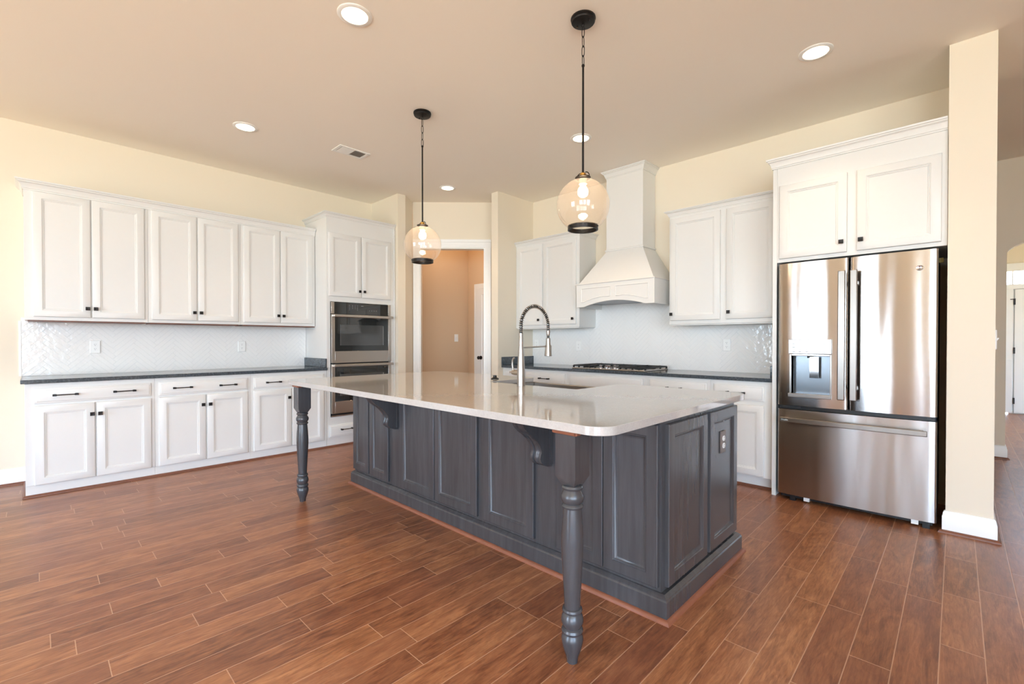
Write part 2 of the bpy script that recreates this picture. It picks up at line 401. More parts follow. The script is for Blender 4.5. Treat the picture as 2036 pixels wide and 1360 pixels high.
# foyer entry door, transom
e = MB()
e.box(0.58, 0.665, 11.2, 11.24, 0.02, 2.06); e.box(0.58, 1.95, 11.2, 11.24, 2.06, 2.14); e.box(0.58, 1.95, 11.2, 11.24, 2.352, 2.484)
e.box(0.555, 0.58, 11.18, 11.24, 0, 2.484); e.box(0.648, 0.664, 11.2, 11.24, 2.14, 2.352); e.box(1.615, 1.95, 11.2, 11.24, 0, 2.06)
e.box(0.56, 0.66, 11.19, 11.2, 0.02, 0.9)
e.box(0.62, 1.66, 11.242, 11.27, 0, 2.13)  # unseen backing added behind the door to stop daylight through its gaps
struct('trim_20', e, 'trim', bevel=0.003)
w = MB(); w.box(0.58, 1.95, 11.228, 11.232, 2.14, 2.352); o = struct('window_9', w, 'glass')
d = MB(); d.panel(0.683, 1.607, 0.02, 2.05, [(0, 11.235), (0, 11.205), (0.12, 11.205), (0.135, 11.213), (0.2, 11.213)])
door1 = struct('door_1', d, 'trim')
for z in (0.216, 1.047, 1.851):
    h = MB(); h.box(0.668, 0.69, 11.192, 11.206, z-0.05, z+0.05)
    if z > 1.5: h.box(0.63, 0.668, 11.192, 11.2, z+0.035, z+0.047)
    h.build('hinge', 'bronze', door1)
# pantry door in the far wall
d = MB(); d.panel(-5.43, -4.75, 0.01, 2.02, [(0, 4.868), (0, 4.845), (0.09, 4.845), (0.1, 4.853), (0.14, 4.853)])
door2 = struct('door_2', d, 'trim')
k = MB(); k.lathe_y([(0.008, 4.845), (0.008, 4.81), (0.026, 4.805), (0.028, 4.79), (0.018, 4.78)], -5.35, 0.944); k.lathe_y([(0.03, 4.846), (0.03, 4.84)], -5.35, 0.944)
k.build('door_knob', 'bronze', door2)
t = MB(); t.box(-5.51, -5.433, 4.848, 4.869, 0, 2.1); t.box(-5.433, -4.66, 4.848, 4.869, 2.023, 2.1); t.box(-4.747, -4.66, 4.848, 4.869, 0, 2.023); t.box(-5.505, -5.48, 4.842, 4.848, 0, 2.095)
struct('trim_21', t, 'trim')
pl = bpy.data.lights.new('pantry_lamp', 'POINT'); pl.energy = PANTRY_POWER; pl.color = (1.0, 0.72, 0.46); pl.shadow_soft_size = 0.09
plo = bpy.data.objects.new('pantry_lamp', pl); COL.objects.link(plo); plo.location = (-5.15, 4.15, 2.9)

# ------------------------------------------------------------------ herringbone backsplashes
def clip(poly, x0, x1, z0, z1):
    for ax, v, sg in ((0, x0, 1), (0, x1, -1), (1, z0, 1), (1, z1, -1)):
        out = []
        for i in range(len(poly)):
            a, b = poly[i-1], poly[i]; da, db = (a[ax]-v)*sg, (b[ax]-v)*sg
            if (da >= 0) != (db >= 0):
                k = da/(da-db); out.append((a[0]+(b[0]-a[0])*k, a[1]+(b[1]-a[1])*k))
            if db >= 0: out.append(b)
        poly = out
        if len(poly) < 3: return []
    return poly
def herringbone(name, rects, loc, rot, wd=0.036, n=6, g=0.0008):
    # local: x along the wall, z up, wall surface at y=0, front toward -y
    rnd = random.Random(3); mb = MB(); back = MB()
    for x0, x1, z0, z1 in rects: back.box(x0, x1, -0.006, 0, z0, z1)
    c = math.sqrt(0.5)
    X0 = min(r[0] for r in rects); X1 = max(r[1] for r in rects); Z0 = min(r[2] for r in rects); Z1 = max(r[3] for r in rects)
    N = int((X1-X0+Z1-Z0)/wd)+14
    for a in range(-N, N):
        for b in range(-N//2, N//2):
            for kind in (0, 1):
                u, v = a+n*b, a-n*b
                q = [(u, v), (u+n, v), (u+n, v+1), (u, v+1)] if kind == 0 else [(u, v+1), (u+1, v+1), (u+1, v+1+n), (u, v+1+n)]
                cu, cv = sum(p[0] for p in q)/4, sum(p[1] for p in q)/4
                # u along (1,1), v along (-1,1): zigzag columns run vertically
                mx, mz = X0+(cu-cv)*c*wd, Z0+(cu+cv)*c*wd
                if mx < X0-0.2 or mx > X1+0.2 or mz < Z0-0.2 or mz > Z1+0.2: continue
                gg = g/wd
                q = [(p[0]+(gg if p[0] < cu else -gg), p[1]+(gg if p[1] < cv else -gg)) for p in q]
                w = [(X0+(p[0]-p[1])*c*wd, Z0+(p[0]+p[1])*c*wd) for p in q]
                tx, tz, ty = rnd.gauss(0, 0.0025), rnd.gauss(0, 0.0025), rnd.uniform(-0.0002, 0.0002)
                for x0, x1, z0, z1 in rects:
                    pl_ = clip(w, x0, x1, z0, z1)
                    if len(pl_) < 3: continue
                    ax = sum(p[0] for p in pl_)/len(pl_); az = sum(p[1] for p in pl_)/len(pl_)
                    ar = abs(sum(pl_[i-1][0]*pl_[i][1]-pl_[i][0]*pl_[i-1][1] for i in range(len(pl_))))/2
                    if ar < 2e-5: continue
                    def yy(p): return -0.0075+ty+(p[0]-mx)*tx+(p[1]-mz)*tz
                    def ins(p, k): 
                        dx, dz = ax-p[0], az-p[1]; L = math.hypot(dx, dz) or 1; return (p[0]+dx/L*k, p[1]+dz/L*k)
                    r0 = [(p[0], -0.004, p[1]) for p in pl_]; r1 = [(p[0], yy(p)+0.0012, p[1]) for p in pl_]
                    r2 = []
                    for p in pl_:
                        i_ = ins(p, 0.0018); r2.append((i_[0], yy(i_), i_[1]))
                    mb.rings([r0, r1, r2], False, True)
    o = back.build(name, 'grout', loc=loc, rot=rot, kind='structure')
    mb.build('tile_field', 'tile', o, ang=8)
    return o
herringbone('wall_backsplash_left', [(-0.076, 2.284, 0.905, 1.40)], (XW+0.001, 0, 0), PI/2)
o = MB().box(-0.09, -0.076, -0.011, 0, 0.905, 1.372).build('trim_22', 'trim', loc=(XW, 0, 0), rot=PI/2, kind='structure')
herringbone('wall_backsplash_range', [(-4.074, -3.083, 0.905, 1.40), (-3.083, -2.02, 0.905, 1.75), (-2.02, -1.038, 0.905, 1.40)], (0, YW-0.001, 0), 0)

# ------------------------------------------------------------------ cabinet parts (local: x along the run, front faces -y)
def door_prof(y, t=0.02, fr=0.058, rec=0.011):
    return [(0, y), (0, y-t+0.005), (0.0015, y-t+0.002), (0.005, y-t), (fr-0.006, y-t), (fr-0.004, y-t+0.004), (fr, y-t+0.004),
            (fr+0.002, y-t+0.0075), (fr+0.007, y-t+0.0075), (fr+0.009, y-t+rec), (fr+0.014, y-t+rec)]
def drawer_prof(y, t=0.02):
    return [(0, y), (0, y-t+0.009), (0.003, y-t+0.007), (0.012, y-t+0.005), (0.015, y-t+0.001), (0.019, y-t)]
def knob(parent, x, z, y):
    mb = MB()
    rs = []
    for r, dy in ((0.006, 0), (0.006, -0.012), (0.012, -0.015), (0.0145, -0.018), (0.0145, -0.023), (0.0125, -0.026), (0.009, -0.025)):
        rs.append([(x-r, y+dy, z-r), (x+r, y+dy, z-r), (x+r, y+dy, z+r), (x-r, y+dy, z+r)])
    mb.rings(rs); return mb.build('knob', 'bronze', parent, bevel=0.0015)
def pull(parent, x, z, y, L=0.15):
    mb = MB()
    mb.tube([(x-L/2, y-0.028, z), (x+L/2, y-0.028, z)], 0.0045, 8)
    for s in (-1, 1):
        a = x+s*(L/2-0.012)
        mb.rings([[(a+q, yy, z+h) for q, h in ((-r, -r), (r, -r), (r, r), (-r, r))] for r, yy in ((0.0075, y), (0.0075, y-0.003), (0.0045, y-0.008), (0.0045, y-0.025))])
        mb.box(a-0.012, a+0.012, y-0.035, y-0.021, z-0.0075, z+0.0075)
    return mb.build('pull_handle', 'bronze', parent, bevel=0.001)
def add_door(parent, x0, x1, z0, z1, kx=None, kz=None, mat='white', y=0.0):
    d = MB().panel(x0, x1, z0, z1, door_prof(y)).build('door', mat, parent)
    if kx is not None: knob(d, kx, kz, y-0.02)
    return d
def add_drawer(parent, x0, x1, z0, z1, pulls=(), mat='white', y=0.0, pz=None):
    d = MB().panel(x0, x1, z0, z1, drawer_prof(y)).build('drawer', mat, parent)
    for p in pulls: pull(d, p, pz if pz else (z0+z1)/2, y-0.02)
    return d
CROWN = [(-0.004, 0), (0.006, 0.0), (0.006, 0.01), (0.011, 0.014), (0.014, 0.03), (0.024, 0.05), (0.036, 0.058), (0.036, 0.065), (0.044, 0.069), (0.047, 0.08), (-0.004, 0.08)]
def crown(parent, path, z, h=0.08, o=1.0):
    return MB().molding(path, [(a*o, b*h/0.08) for a, b in CROWN], z).build('crown_molding', 'white', parent, ang=20)

# ---- left run, front face at x = -5.10, local x = world y
RL = PI/2; FX = -5.10; DL = FX-XW-0.002
def left_base(label, y0, w, drawer, doors, pulls, knobs, end=False):
    c = thing('base_cabinet', label, 'cabinet', (FX, y0, 0), RL, 'white base cabinets along the left wall')
    b = MB(); b.box(0, w, 0, DL, 0.09, 0.873); b.build('carcass', 'white', c, bevel=0.0015)
    t = MB(); t.box(0, w, 0.008, DL, 0, 0.089); t.build('toe_board', 'white', c)
    add_drawer(c, drawer[0]-y0, drawer[1]-y0, 0.719, 0.834, [p-y0 for p in pulls], pz=0.779)
    for (a, b_), k in zip(doors, knobs): add_door(c, a-y0, b_-y0, 0.091, 0.70, k-y0, 0.608)
    return c
left_base('white base cabinet at the window end of the left run, left end panel showing', -0.053, 0.789, (-0.003, 0.71), [(-0.003, 0.343), (0.353, 0.71)], (0.171, 0.53), (0.326, 0.375))
left_base('middle white base cabinet of three under the long dark counter', 0.737, 0.767, (0.767, 1.477), [(0.767, 1.118), (1.129, 1.477)], (0.937, 1.30), (1.095, 1.152))
left_base('white base cabinet beside the oven tower, behind the far turned island leg', 1.505, 0.778, (1.532, 2.244), [(1.532, 1.893), (1.904, 2.244)], (1.713, 2.07), (1.868, 1.928))
shoe([(XW, -0.053), (FX-0.008, -0.053), (FX-0.008, 3.162)])

UX = -5.40; DU = UX-XW-0.002
def left_upper(label, y0, w, doors, knobs, ends=(False, False)):
    c = thing('upper_cabinet', label, 'cabinet', (UX, y0, 1.371), RL, 'white upper cabinets on the left wall')
    b = MB(); b.box(0, w, 0, DU, 0.002, 1.06); b.build('carcass', 'white', c, bevel=0.0015)
    b = MB(); b.box(0.018, w-0.018 if not ends[1] else w, 0.012, DU, -0.008, 0.0015); b.build('light_rail', 'shoe', c)
    for (a, b_), k in zip(doors, knobs): add_door(c, a-y0, b_-y0, 0.031, 1.046, k-y0, 0.108)
    p = [(0, 0), (w if ends[1] else w+0.0012, 0)]
    if ends[0]: p = [(0, DU)] + p
    crown(c, p, 1.05)
    return c
left_upper('leftmost white wall cabinet, its left end open to the bare wall', -0.053, 0.789, [(-0.003, 0.343), (0.352, 0.71)], (0.322, 0.374), (True, False))
left_upper('middle white wall cabinet of three above the left counter', 0.737, 0.767, [(0.764, 1.115), (1.126, 1.48)], (1.093, 1.148))
left_upper('white wall cabinet with its right end against the oven tower', 1.505, 0.775, [(1.531, 1.889), (1.9, 2.245)], (1.868, 1.923), (False, True))

ct = thing('granite_countertop', 'long dark grey granite countertop on the left wall base cabinets', 'countertop', (FX+0.03, -0.075, 0.875), RL)
MB().box(0, 2.358, 0, FX+0.03-XW-0.002, 0, 0.03).build('slab', 'granite', ct, bevel=0.004)
MB().box(2.338, 2.358, 0.02, FX+0.03-XW-0.012, 0.0305, 0.13).build('side_splash', 'granite', ct, bevel=0.003)

# ---- oven tower
ot = thing('oven_tower_cabinet', 'tall white cabinet holding the double oven, left of the corner doorway', 'cabinet', (FX, 2.286, 0), RL)
TW = 0.872
b = MB(); b.box(0, 0.04, 0, DL, 0.09, 2.612); b.box(TW-0.06, TW, 0, DL, 0.09, 2.612); b.box(0.04, TW-0.06, 0, DL, 1.652, 2.612)
b.box(0.04, TW-0.06, 0, DL, 0.09, 0.338); b.box(0.04, TW-0.06, DL-0.02, DL, 0.338, 1.652)
b.build('carcass', 'white', ot)
MB().box(0, TW, 0.008, DL, 0, 0.089).build('toe_board', 'white', ot)
MB().box(TW-0.018, TW, -0.012, 0, 0.09, 2.6).build('edge_molding', 'white', ot, bevel=0.002)
add_door(ot, 0.022, 0.409, 1.713, 2.431, 0.385, 1.785); add_door(ot, 0.42, 0.81, 1.713, 2.431, 0.444, 1.785)
add_drawer(ot, 0.022, 0.81, 0.111, 0.248, (0.22, 0.6), pz=0.19)
crown(ot, [(0, DL), (0, 0), (TW, 0)], 2.605, 0.05, 0.9)

ov = thing('double_oven', 'stainless double wall oven with black glass doors, built into the tall cabinet', 'oven', (FX, 2.33, 0.342), RL)
OW = 0.756
MB().box(0.006, OW-0.006, 0.02, 0.52, 0.0, 1.30).build('oven_body', 'dark_side', ov)
MB().box(0, OW, -0.012, 0.0, 0.0, 0.012).build('vent_trim', 'steel_flat', ov)
MB().box(0.01, OW-0.01, -0.006, 0.02, 0.014, 0.03).build('vent_slot', 'black', ov)
cpo = MB().box(0.0355, OW-0.0355, -0.021, 0.018, 1.170, 1.303).build('control_panel', 'glass_black', ov)
for a in (0, OW-0.035): MB().box(a, a+0.035, -0.022, 0.018, 1.170, 1.305).build('end_trim', 'steel_flat', ov, bevel=0.002)
def key(x0, x1, z0, z1): MB().box(x0, x1, -0.0216, -0.0212, z0, z1).build('key_print', 'mark_dark', cpo)
for cx in (0.215, 0.255, 0.285, 0.315):
    for cz in ((1.275, 1.258, 1.24, 1.222) if cx in (0.215, 0.315) else (1.273, 1.257, 1.241)): key(cx-0.005, cx+0.005, cz-0.0035, cz+0.0035)
key(0.36, 0.372, 1.268, 1.278); key(0.376, 0.39, 1.268, 1.278)
for cx in (0.47, 0.5, 0.53, 0.56): key(cx-0.005, cx+0.005, 1.219, 1.226)
def oven_door(z0, z1):
    d = MB(); t = 0.036
    d.box(0, 0.038, -0.03, 0.016, z0, z1); d.box(OW-0.038, OW, -0.03, 0.016, z0, z1); d.box(0.038, OW-0.038, -0.03, 0.016, z0, z0+0.135); d.box(0.038, OW-0.038, -0.03, 0.016, z1-0.03, z1)
    o = d.build('oven_door', 'steel_flat', ov, bevel=0.0015)
    MB().box(0.0385, OW-0.0385, -0.0285, 0.014, z0+0.1355, z1-0.0305).build('window_glass', 'glass_black', o)
    MB().box(0.104, OW-0.113, -0.0290, -0.0286, z0+0.2, z1-0.115).build('inner_glass_reflection', 'glass_reflection', o)  # lighter pane standing for the reflection in the glass
    for q in ((0.1, 0.103, z0+0.2, z1-0.11), (OW-0.112, OW-0.104, z0+0.2, z1-0.12)): MB().box(q[0], q[1], -0.0292, -0.0286, q[2], q[3]).build('frame_line', 'mark_dark', o)
    h = MB(); zc = z1-0.014
    h.box(0.012, OW+0.004, -0.078, -0.062, zc-0.014, zc+0.014)
    for a in (0.012, OW-0.02): h.box(a, a+0.022, -0.064, -0.0295, zc-0.013, zc+0.013)
    h.build('door_handle', 'steel_flat', o, bevel=0.003)
oven_door(0.61, 1.163); oven_door(0.036, 0.596)

# ---- range run, front face y = 4.06
FY = 4.06; DR = YW-FY-0.002
def range_base(label, x0, x1, drawers, doors, knobs, pulls):
    c = thing('base_cabinet', label, 'cabinet', (x0, FY, 0), 0, 'white base cabinets along the range wall')
    w = x1-x0
    MB().box(0, w, 0, DR, 0.1, 0.873).build('carcass', 'white', c, bevel=0.0015)
    MB().box(0, w, 0.058, DR, 0, 0.0995).build('toe_board', 'white', c)
    for (a, b_), p in zip(drawers, pulls): add_drawer(c, a-x0, b_-x0, 0.716, 0.838, [q-x0 for q in p], pz=0.776)
    for (a, b_), k in zip(doors, knobs): add_door(c, a-x0, b_-x0, 0.111, 0.68, (k-x0) if k is not None else None, 0.6)
    return c
range_base('white base cabinet at the far left of the range run, in the corner', -4.073, -3.71, [(-4.04, -3.735)], [(-4.04, -3.735)], [None], [()])
range_base('white base cabinet just left of the gas cooktop, black pull on its drawer', -3.709, -3.07, [(-3.68, -3.1)], [(-3.68, -3.395), (-3.385, -3.1)], [-3.42, -3.36], [(-3.38,)])
range_base('white base cabinet under the gas cooktop with a plain false front', -3.069, -2.13, [(-3.035, -2.165)], [(-3.035, -2.605), (-2.595, -2.165)], [-2.63, -2.57], [()])
range_base('white base cabinet just right of the gas cooktop', -2.129, -1.53, [(-2.095, -1.56)], [(-2.095, -1.835), (-1.825, -1.56)], [-1.86, -1.8], [(-1.845,)])
range_base('white base cabinet next to the refrigerator panel at the right end', -1.529, -1.039, [(-1.5, -1.106)], [(-1.5, -1.106)], [-1.47], [(-1.315,)])
shoe([(-4.073, FY+0.058), (-1.039, FY+0.058)])
rc = thing('granite_countertop', 'dark grey granite countertop on the range wall under the cooktop', 'countertop', (-4.072, 4.03, 0.875))
RW = 4.072-1.0395
MB().box(0, RW, 0, YW-4.03-0.002, 0, 0.03).build('slab', 'granite', rc, bevel=0.004)
MB().box(0, 0.02, 0.0, YW-4.03-0.014, 0.0305, 0.13).build('side_splash', 'granite', rc, bevel=0.003)
MB().box(RW-0.02, RW, 0.0, YW-4.03-0.014, 0.0305, 0.13).build('side_splash', 'granite', rc, bevel=0.003)

UY = 4.30; DRU = YW-UY-0.002
def range_upper(label, x0, x1, doors, knobs, path):
    c = thing('upper_cabinet', label, 'cabinet', (x0, UY, 1.36), 0, 'white upper cabinets on the range wall')
    w = x1-x0
    MB().box(0, w, 0, DRU, 0.002, 1.05).build('carcass', 'white', c, bevel=0.0015)
    MB().box(0.015, w-0.015, 0.012, DRU, -0.008, 0.0015).build('light_rail', 'white', c)
    for (a, b_), k in zip(doors, knobs): add_door(c, a-x0, b_-x0, 0.038, 1.02, k-x0, 0.1)
    crown(c, path(w), 1.04, 0.055, 0.9)
    return c
range_upper('white wall cabinet left of the range hood, knobs at lower right of its doors', -4.073, -3.085, [(-4.035, -3.626), (-3.605, -3.125)], [-3.672, -3.16], lambda w: [(0, 0), (w, 0), (w, DRU)])
range_upper('white wall cabinet between the range hood and the refrigerator, knobs at lower left', -2.018, -1.039, [(-2.0, -1.536), (-1.482, -1.09)], [-1.985, -1.458], lambda w: [(0, DRU), (0, 0), (w, 0)])

# ---- range hood
hd = thing('range_hood', 'white painted wooden range hood with arched valance above the cooktop', 'range hood', (-2.552, YW-0.002, 1.57))
yc, yv = 4.36-YW+0.002, 4.14-YW+0.002; hw = 0.218; vw = 0.458
MB().box(-hw, hw, yc, 0, 0.61, 1.415).build('chimney', 'white', hd, bevel=0.001)
MB().molding([(-hw, 0), (-hw, yc), (hw, yc), (hw, 0)], [(a*1.0, b*0.9) for a, b in CROWN], 1.40).build('crown_molding', 'white', hd, ang=20)
MB().molding([(-hw, 0), (-hw, yc), (hw, yc), (hw, 0)], [(0, 0), (0.008, 0), (0.012, 0.006), (0.012, 0.014), (0.006, 0.02), (0, 0.022)], 0.605).build('band_molding', 'white', hd, ang=20)
sk = MB(); zt, zb = 0.605, 0.257
sk.rings([[(-vw+0.02, 0, zb), (-vw+0.02, yv+0.02, zb), (vw-0.02, yv+0.02, zb), (vw-0.02, 0, zb)], [(-hw, 0, zt), (-hw, yc, zt), (hw, yc, zt), (hw, 0, zt)]])
sk.build('skirt', 'white', hd)
MB().molding([(-vw, 0), (-vw, yv), (vw, yv), (vw, 0)], [(-0.02, 0), (0.004, 0), (0.009, 0.006), (0.004, 0.014), (-0.02, 0.018)], 0.24).build('ledge_molding', 'white', hd, ang=20)
vp = [(-vw, 0.0), (-vw, 0.24), (vw, 0.24), (vw, 0.0), (vw-0.10, 0.0)]
for i in range(21):
    u = i/20; vp.append((vw-0.10-(2*vw-0.2)*u, 0.055*math.sin(PI*u)**0.8))
vp += [(-vw+0.10, 0.0)]
va = MB(); va.prism_y(vp[:4]+vp[4:-1], yv, yv+0.02)
va.box(-vw, -vw+0.02, yv+0.02, -0.015, 0, 0.24); va.box(vw-0.02, vw, yv+0.02, -0.015, 0, 0.24)
vo = va.build('valance', 'white', hd)
def arch_z(x): 
    u = min(max((vw-0.10-x)/(2*vw-0.2), 0), 1); return 0.055*math.sin(PI*u)**0.8
def vpan(xa, xb):
    top = 0.205; N = 10; pts = [(xa, top), (xb, top)] + [(xb-(xb-xa)*i/N, arch_z(xb-(xb-xa)*i/N)+0.05) for i in range(N+1)]
    cx = sum(p[0] for p in pts)/len(pts); cz = sum(p[1] for p in pts)/len(pts)
    def sc(k): return [(cx+(p[0]-cx)*(1-k/(abs(p[0]-cx)+1e-3) if abs(p[0]-cx) > 0.05 else 1), cz+(p[1]-cz)*(1-k/(abs(p[1]-cz)+1e-3))) for p in pts]
    r = [[(x, yv-d, z) for x, z in sc(k)] for k, d in ((0, 0.0), (0, 0.004), (0.004, 0.006), (0.009, 0.004), (0.012, 0.001))]
    MB().rings(r).build('valance_panel', 'white', vo, ang=20)
vpan(-vw+0.06, -0.025); vpan(0.025, vw-0.06)
MB().box(-vw+0.021, vw-0.021, yv+0.021, -0.016, 0.05, 0.235).build('liner', 'liner', hd)

# ---- gas cooktop
ck = thing('gas_cooktop', 'stainless gas cooktop with black cast iron grates on the granite', 'cooktop', (-2.59, 4.07, 0.9055))
CW = 0.86; CD = 0.51
MB().box(-CW/2, CW/2, 0, CD, 0, 0.012).build('pan', 'steel_flat', ck, bevel=0.004)
for bx, by, r in ((-0.3, 0.14, 0.04), (-0.3, 0.38, 0.034), (0, 0.32, 0.05), (0.3, 0.14, 0.034), (0.3, 0.38, 0.04)):
    q = MB(); q.lathe([(r+0.012, 0.0122), (r+0.012, 0.018), (r, 0.02), (r, 0.026), (r*0.9, 0.03)], bx, by, 20); q.build('burner', 'iron', ck)
for gx in (-0.287, 0.0, 0.287):
    g = MB(); hwid = 0.138; y0, y1 = (0.03, 0.48) if gx else (0.17, 0.48); z = 0.034
    for xx in (-hwid, hwid): g.box(gx+xx-0.006, gx+xx+0.006, y0, y1, z-0.008, z+0.006)
    for yy in (y0, (y0+y1)/2, y1): g.box(gx-hwid, gx+hwid, yy-0.006, yy+0.006, z-0.008, z+0.006)
    for xx in (-0.07, 0.07):
        g.box(gx+xx-0.005, gx+xx+0.005, y0, y1, z-0.006, z+0.008)
    for xx in (-hwid, -0.07, 0, 0.07, hwid):
        for yy in (y0, y1): g.box(gx+xx-0.008, gx+xx+0.008, yy-0.008, yy+0.008, 0.0122, z)
    g.build('grate', 'iron', ck, bevel=0.002)
for i in range(5):
    q = MB(); x, y = -0.1+0.05*i, 0.06+0.035*(i % 2)
    q.lathe([(0.02, 0.0122), (0.02, 0.018), (0.016, 0.02), (0.017, 0.04), (0.013, 0.044)], x, y, 18); q.box(x-0.003, x+0.003, y-0.017, y+0.017, 0.036, 0.05)
    q.build('knob', 'chrome', ck)

# ---- refrigerator enclosure and refrigerator
fc = thing('refrigerator_cabinet', 'white cabinet bridging above the refrigerator with tall side panel', 'cabinet', (-1.037, 4.0, 0))
EW = 1.037-0.047
MB().box(0, 0.03, 0, YW-4.0-0.002, 0, 2.53).build('side_panel', 'white', fc, bevel=0.002)
MB().box(0.0305, EW, 0, YW-4.0-0.002, 1.805, 2.53).build('carcass', 'white', fc, bevel=0.0015)
add_door(fc, 0.049, 0.473, 1.832, 2.39, 0.443, 1.904); add_door(fc, 0.529, 0.962, 1.832, 2.39, 0.554, 1.904)
crown(fc, [(0, YW-4.0-0.002), (0, 0), (EW-0.002, 0)], 2.53, 0.075, 0.9)

fr = thing('refrigerator', 'stainless french door refrigerator with water dispenser and bottom freezer', 'refrigerator', (-0.535, 3.955, 0))
HW = 0.45
MB().box(-HW+0.006, HW-0.006, 0.085, 0.66, 0.03, 1.765).build('case', 'dark_side', fr, bevel=0.004)
def front_curve(a, b, xa=None, xb=None, n=22, bulge=0.012, er=0.016, depth=0.07):
    xa = a if xa is None else xa; xb = b if xb is None else xb
    w = (b-a)/2; c = (a+b)/2; pts = []
    xs = [xa+(xb-xa)*i/n for i in range(n+1)]
    if xa == a: xs = [a+er*(1-math.cos(PI/2*k/6)) for k in range(6)] + [x for x in xs if x > a+er]
    if xb == b: xs = [x for x in xs if x < b-er] + [b-er*(1-math.cos(PI/2*(6-k)/6)) for k in range(1, 7)]
    for x in xs:
        y = -bulge*(1-((x-c)/w)**2)
        ed = min(x-a, b-x)
        if ed < er: y += er-math.sqrt(max(0, er*er-(er-ed)**2))
        pts.append((x, y))
    return pts+[(xb, depth), (xa, depth)]
def fdoor(a, b, z0, z1, name, hole=None, mat='steel', **kw):
    mb = MB()
    if hole:
        hx0, hx1, hz0, hz1 = hole
        mb.prism(front_curve(a, b, **kw), z0, hz0); mb.prism(front_curve(a, b, **kw), hz1, z1)
        mb.prism(front_curve(a, b, a, hx0, **kw), hz0, hz1); mb.prism(front_curve(a, b, hx1, b, **kw), hz0, hz1)
    else: mb.prism(front_curve(a, b, **kw), z0, z1)
    return mb.build(name, mat, fr, ang=40)
ld = fdoor(-HW, -0.012, 0.718, 1.785, 'door', (-0.357, -0.116, 0.813, 1.092), n=26)
rd = fdoor(-0.004, HW, 0.718, 1.785, 'door')
fz = fdoor(-HW, HW, 0.045, 0.688, 'freezer_drawer', mat='steel_soft', bulge=0.018)
MB().box(-HW+0.01, HW-0.01, 0.012, 0.08, 0.69, 0.716).build('gasket_gap', 'black', fr)
for x in (-HW+0.03, HW-0.05): MB().box(x, x+0.12 if x < 0 else x+0.02, 0.006, 0.08, 0.70, 0.712).build('hinge', 'dark_side', fr)
MB().box(-HW+0.02, HW-0.02, 0.03, 0.6, 0.018, 0.044).build('base_grille', 'black', fr)
for x in (-0.35, -0.26, 0.345, 0.4):
    q = MB(); q.box(x-0.018, x+0.018, 0.01, 0.05, 0.0 if x in (-0.35, 0.4) else 0.012, 0.04); q.build('foot', 'plastic' if x in (-0.26, 0.345) else 'black', fr)
def fridge_handle(p, xa, xb, z0, z1):
    h = MB()
    h.box(xa, xb, -0.068, -0.05, z0, z1)
    for z in (z0+0.07, z1-0.1): h.box(xa+0.012, xb-0.008, -0.052, -0.004, z, z+0.03)
    return h.build('door_handle', 'steel_handle', p, bevel=0.005)
fridge_handle(ld, -0.066, -0.022, 0.79, 1.69); fridge_handle(rd, 0.003, 0.045, 0.79, 1.69)
h = MB(); h.box(-0.42, 0.405, -0.076, -0.058, 0.598, 0.634)
for x in (-0.40, 0.36): h.box(x, x+0.03, -0.06, -0.004, 0.603, 0.63)
fh = h.build('drawer_handle', 'steel_handle', fz, bevel=0.004)
def text(name, s, size, mat, parent, loc, rot, depth=0.0006, sx=1.0):
    cu = bpy.data.curves.new(name, 'FONT'); cu.body = s; cu.size = size; cu.extrude = depth; cu.align_x = 'CENTER'; cu.align_y = 'CENTER'
    tmp = bpy.data.objects.new(name+'_tmp', cu); COL.objects.link(tmp)
    bpy.context.view_layer.update()
    me = bpy.data.meshes.new_from_object(tmp); bpy.data.objects.remove(tmp)
    o = bpy.data.objects.new(name, me); COL.objects.link(o); me.materials.clear(); me.materials.append(M[mat]); o.parent = parent
    o.location = loc; o.rotation_euler = rot; o.scale = (sx, 1, 1); return o
text('handle_lettering', 'Profile', 0.017, 'mark', fh, (-0.385, -0.0765, 0.616), (PI/2, 0, 0))
# dispenser
MB().box(-0.357, -0.116, 0.062, 0.069, 0.813, 1.092).build('dispenser_back', 'steel_dark', ld)
r = MB(); r.box(-0.37, -0.357, -0.016, 0.06, 0.80, 1.105); r.box(-0.116, -0.106, -0.016, 0.06, 0.80, 1.105); r.box(-0.357, -0.116, -0.016, 0.06, 1.092, 1.106)
r.build('dispenser_frame', 'nickel', ld, bevel=0.002)
cpn = MB().box(-0.376, -0.104, -0.022, 0.0, 1.107, 1.214).build('dispenser_panel', 'nickel', ld, bevel=0.003)
q = MB()
for x, z in ((-0.34, 1.18), (-0.34, 1.155), (-0.34, 1.122), (-0.3, 1.122), (-0.255, 1.122), (-0.15, 1.122), (-0.15, 1.18), (-0.15, 1.155)): q.box(x-0.009, x+0.009, -0.0226, -0.0221, z-0.002, z+0.002)
q.build('panel_print', 'mark_dark', cpn)
MB().box(-0.376, -0.104, -0.03, 0.06, 0.784, 0.8125).build('drip_tray', 'nickel', ld, bevel=0.003)
q = MB(); q.rings([[(x, y, z) for x in ()] or [(-0.246, 0.012, 1.085), (-0.189, 0.012, 1.085), (-0.189, 0.02, 1.085), (-0.246, 0.02, 1.085)], [(-0.246, 0.013, 0.93), (-0.189, 0.013, 0.93), (-0.189, 0.021, 0.93), (-0.246, 0.021, 0.93)]])
q.build('dispenser_paddle', 'chrome', ld)
q = MB(); q.lathe([(0.012, 1.076), (0.012, 1.091)], -0.25, 0.02, 14); q.build('water_spout', 'black', ld)
bd = MB(); n = 28
bd.rings([[(0.361+0.0195*k*math.cos(2*PI*j/n), y, 1.67+0.0165*k*math.sin(2*PI*j/n)) for j in range(n)] for k, y in ((1, -0.004), (1, -0.0105), (0.93, -0.0125), (0.86, -0.0115))])
bo = bd.build('badge', 'chrome', rd, ang=50)
cv = MB()
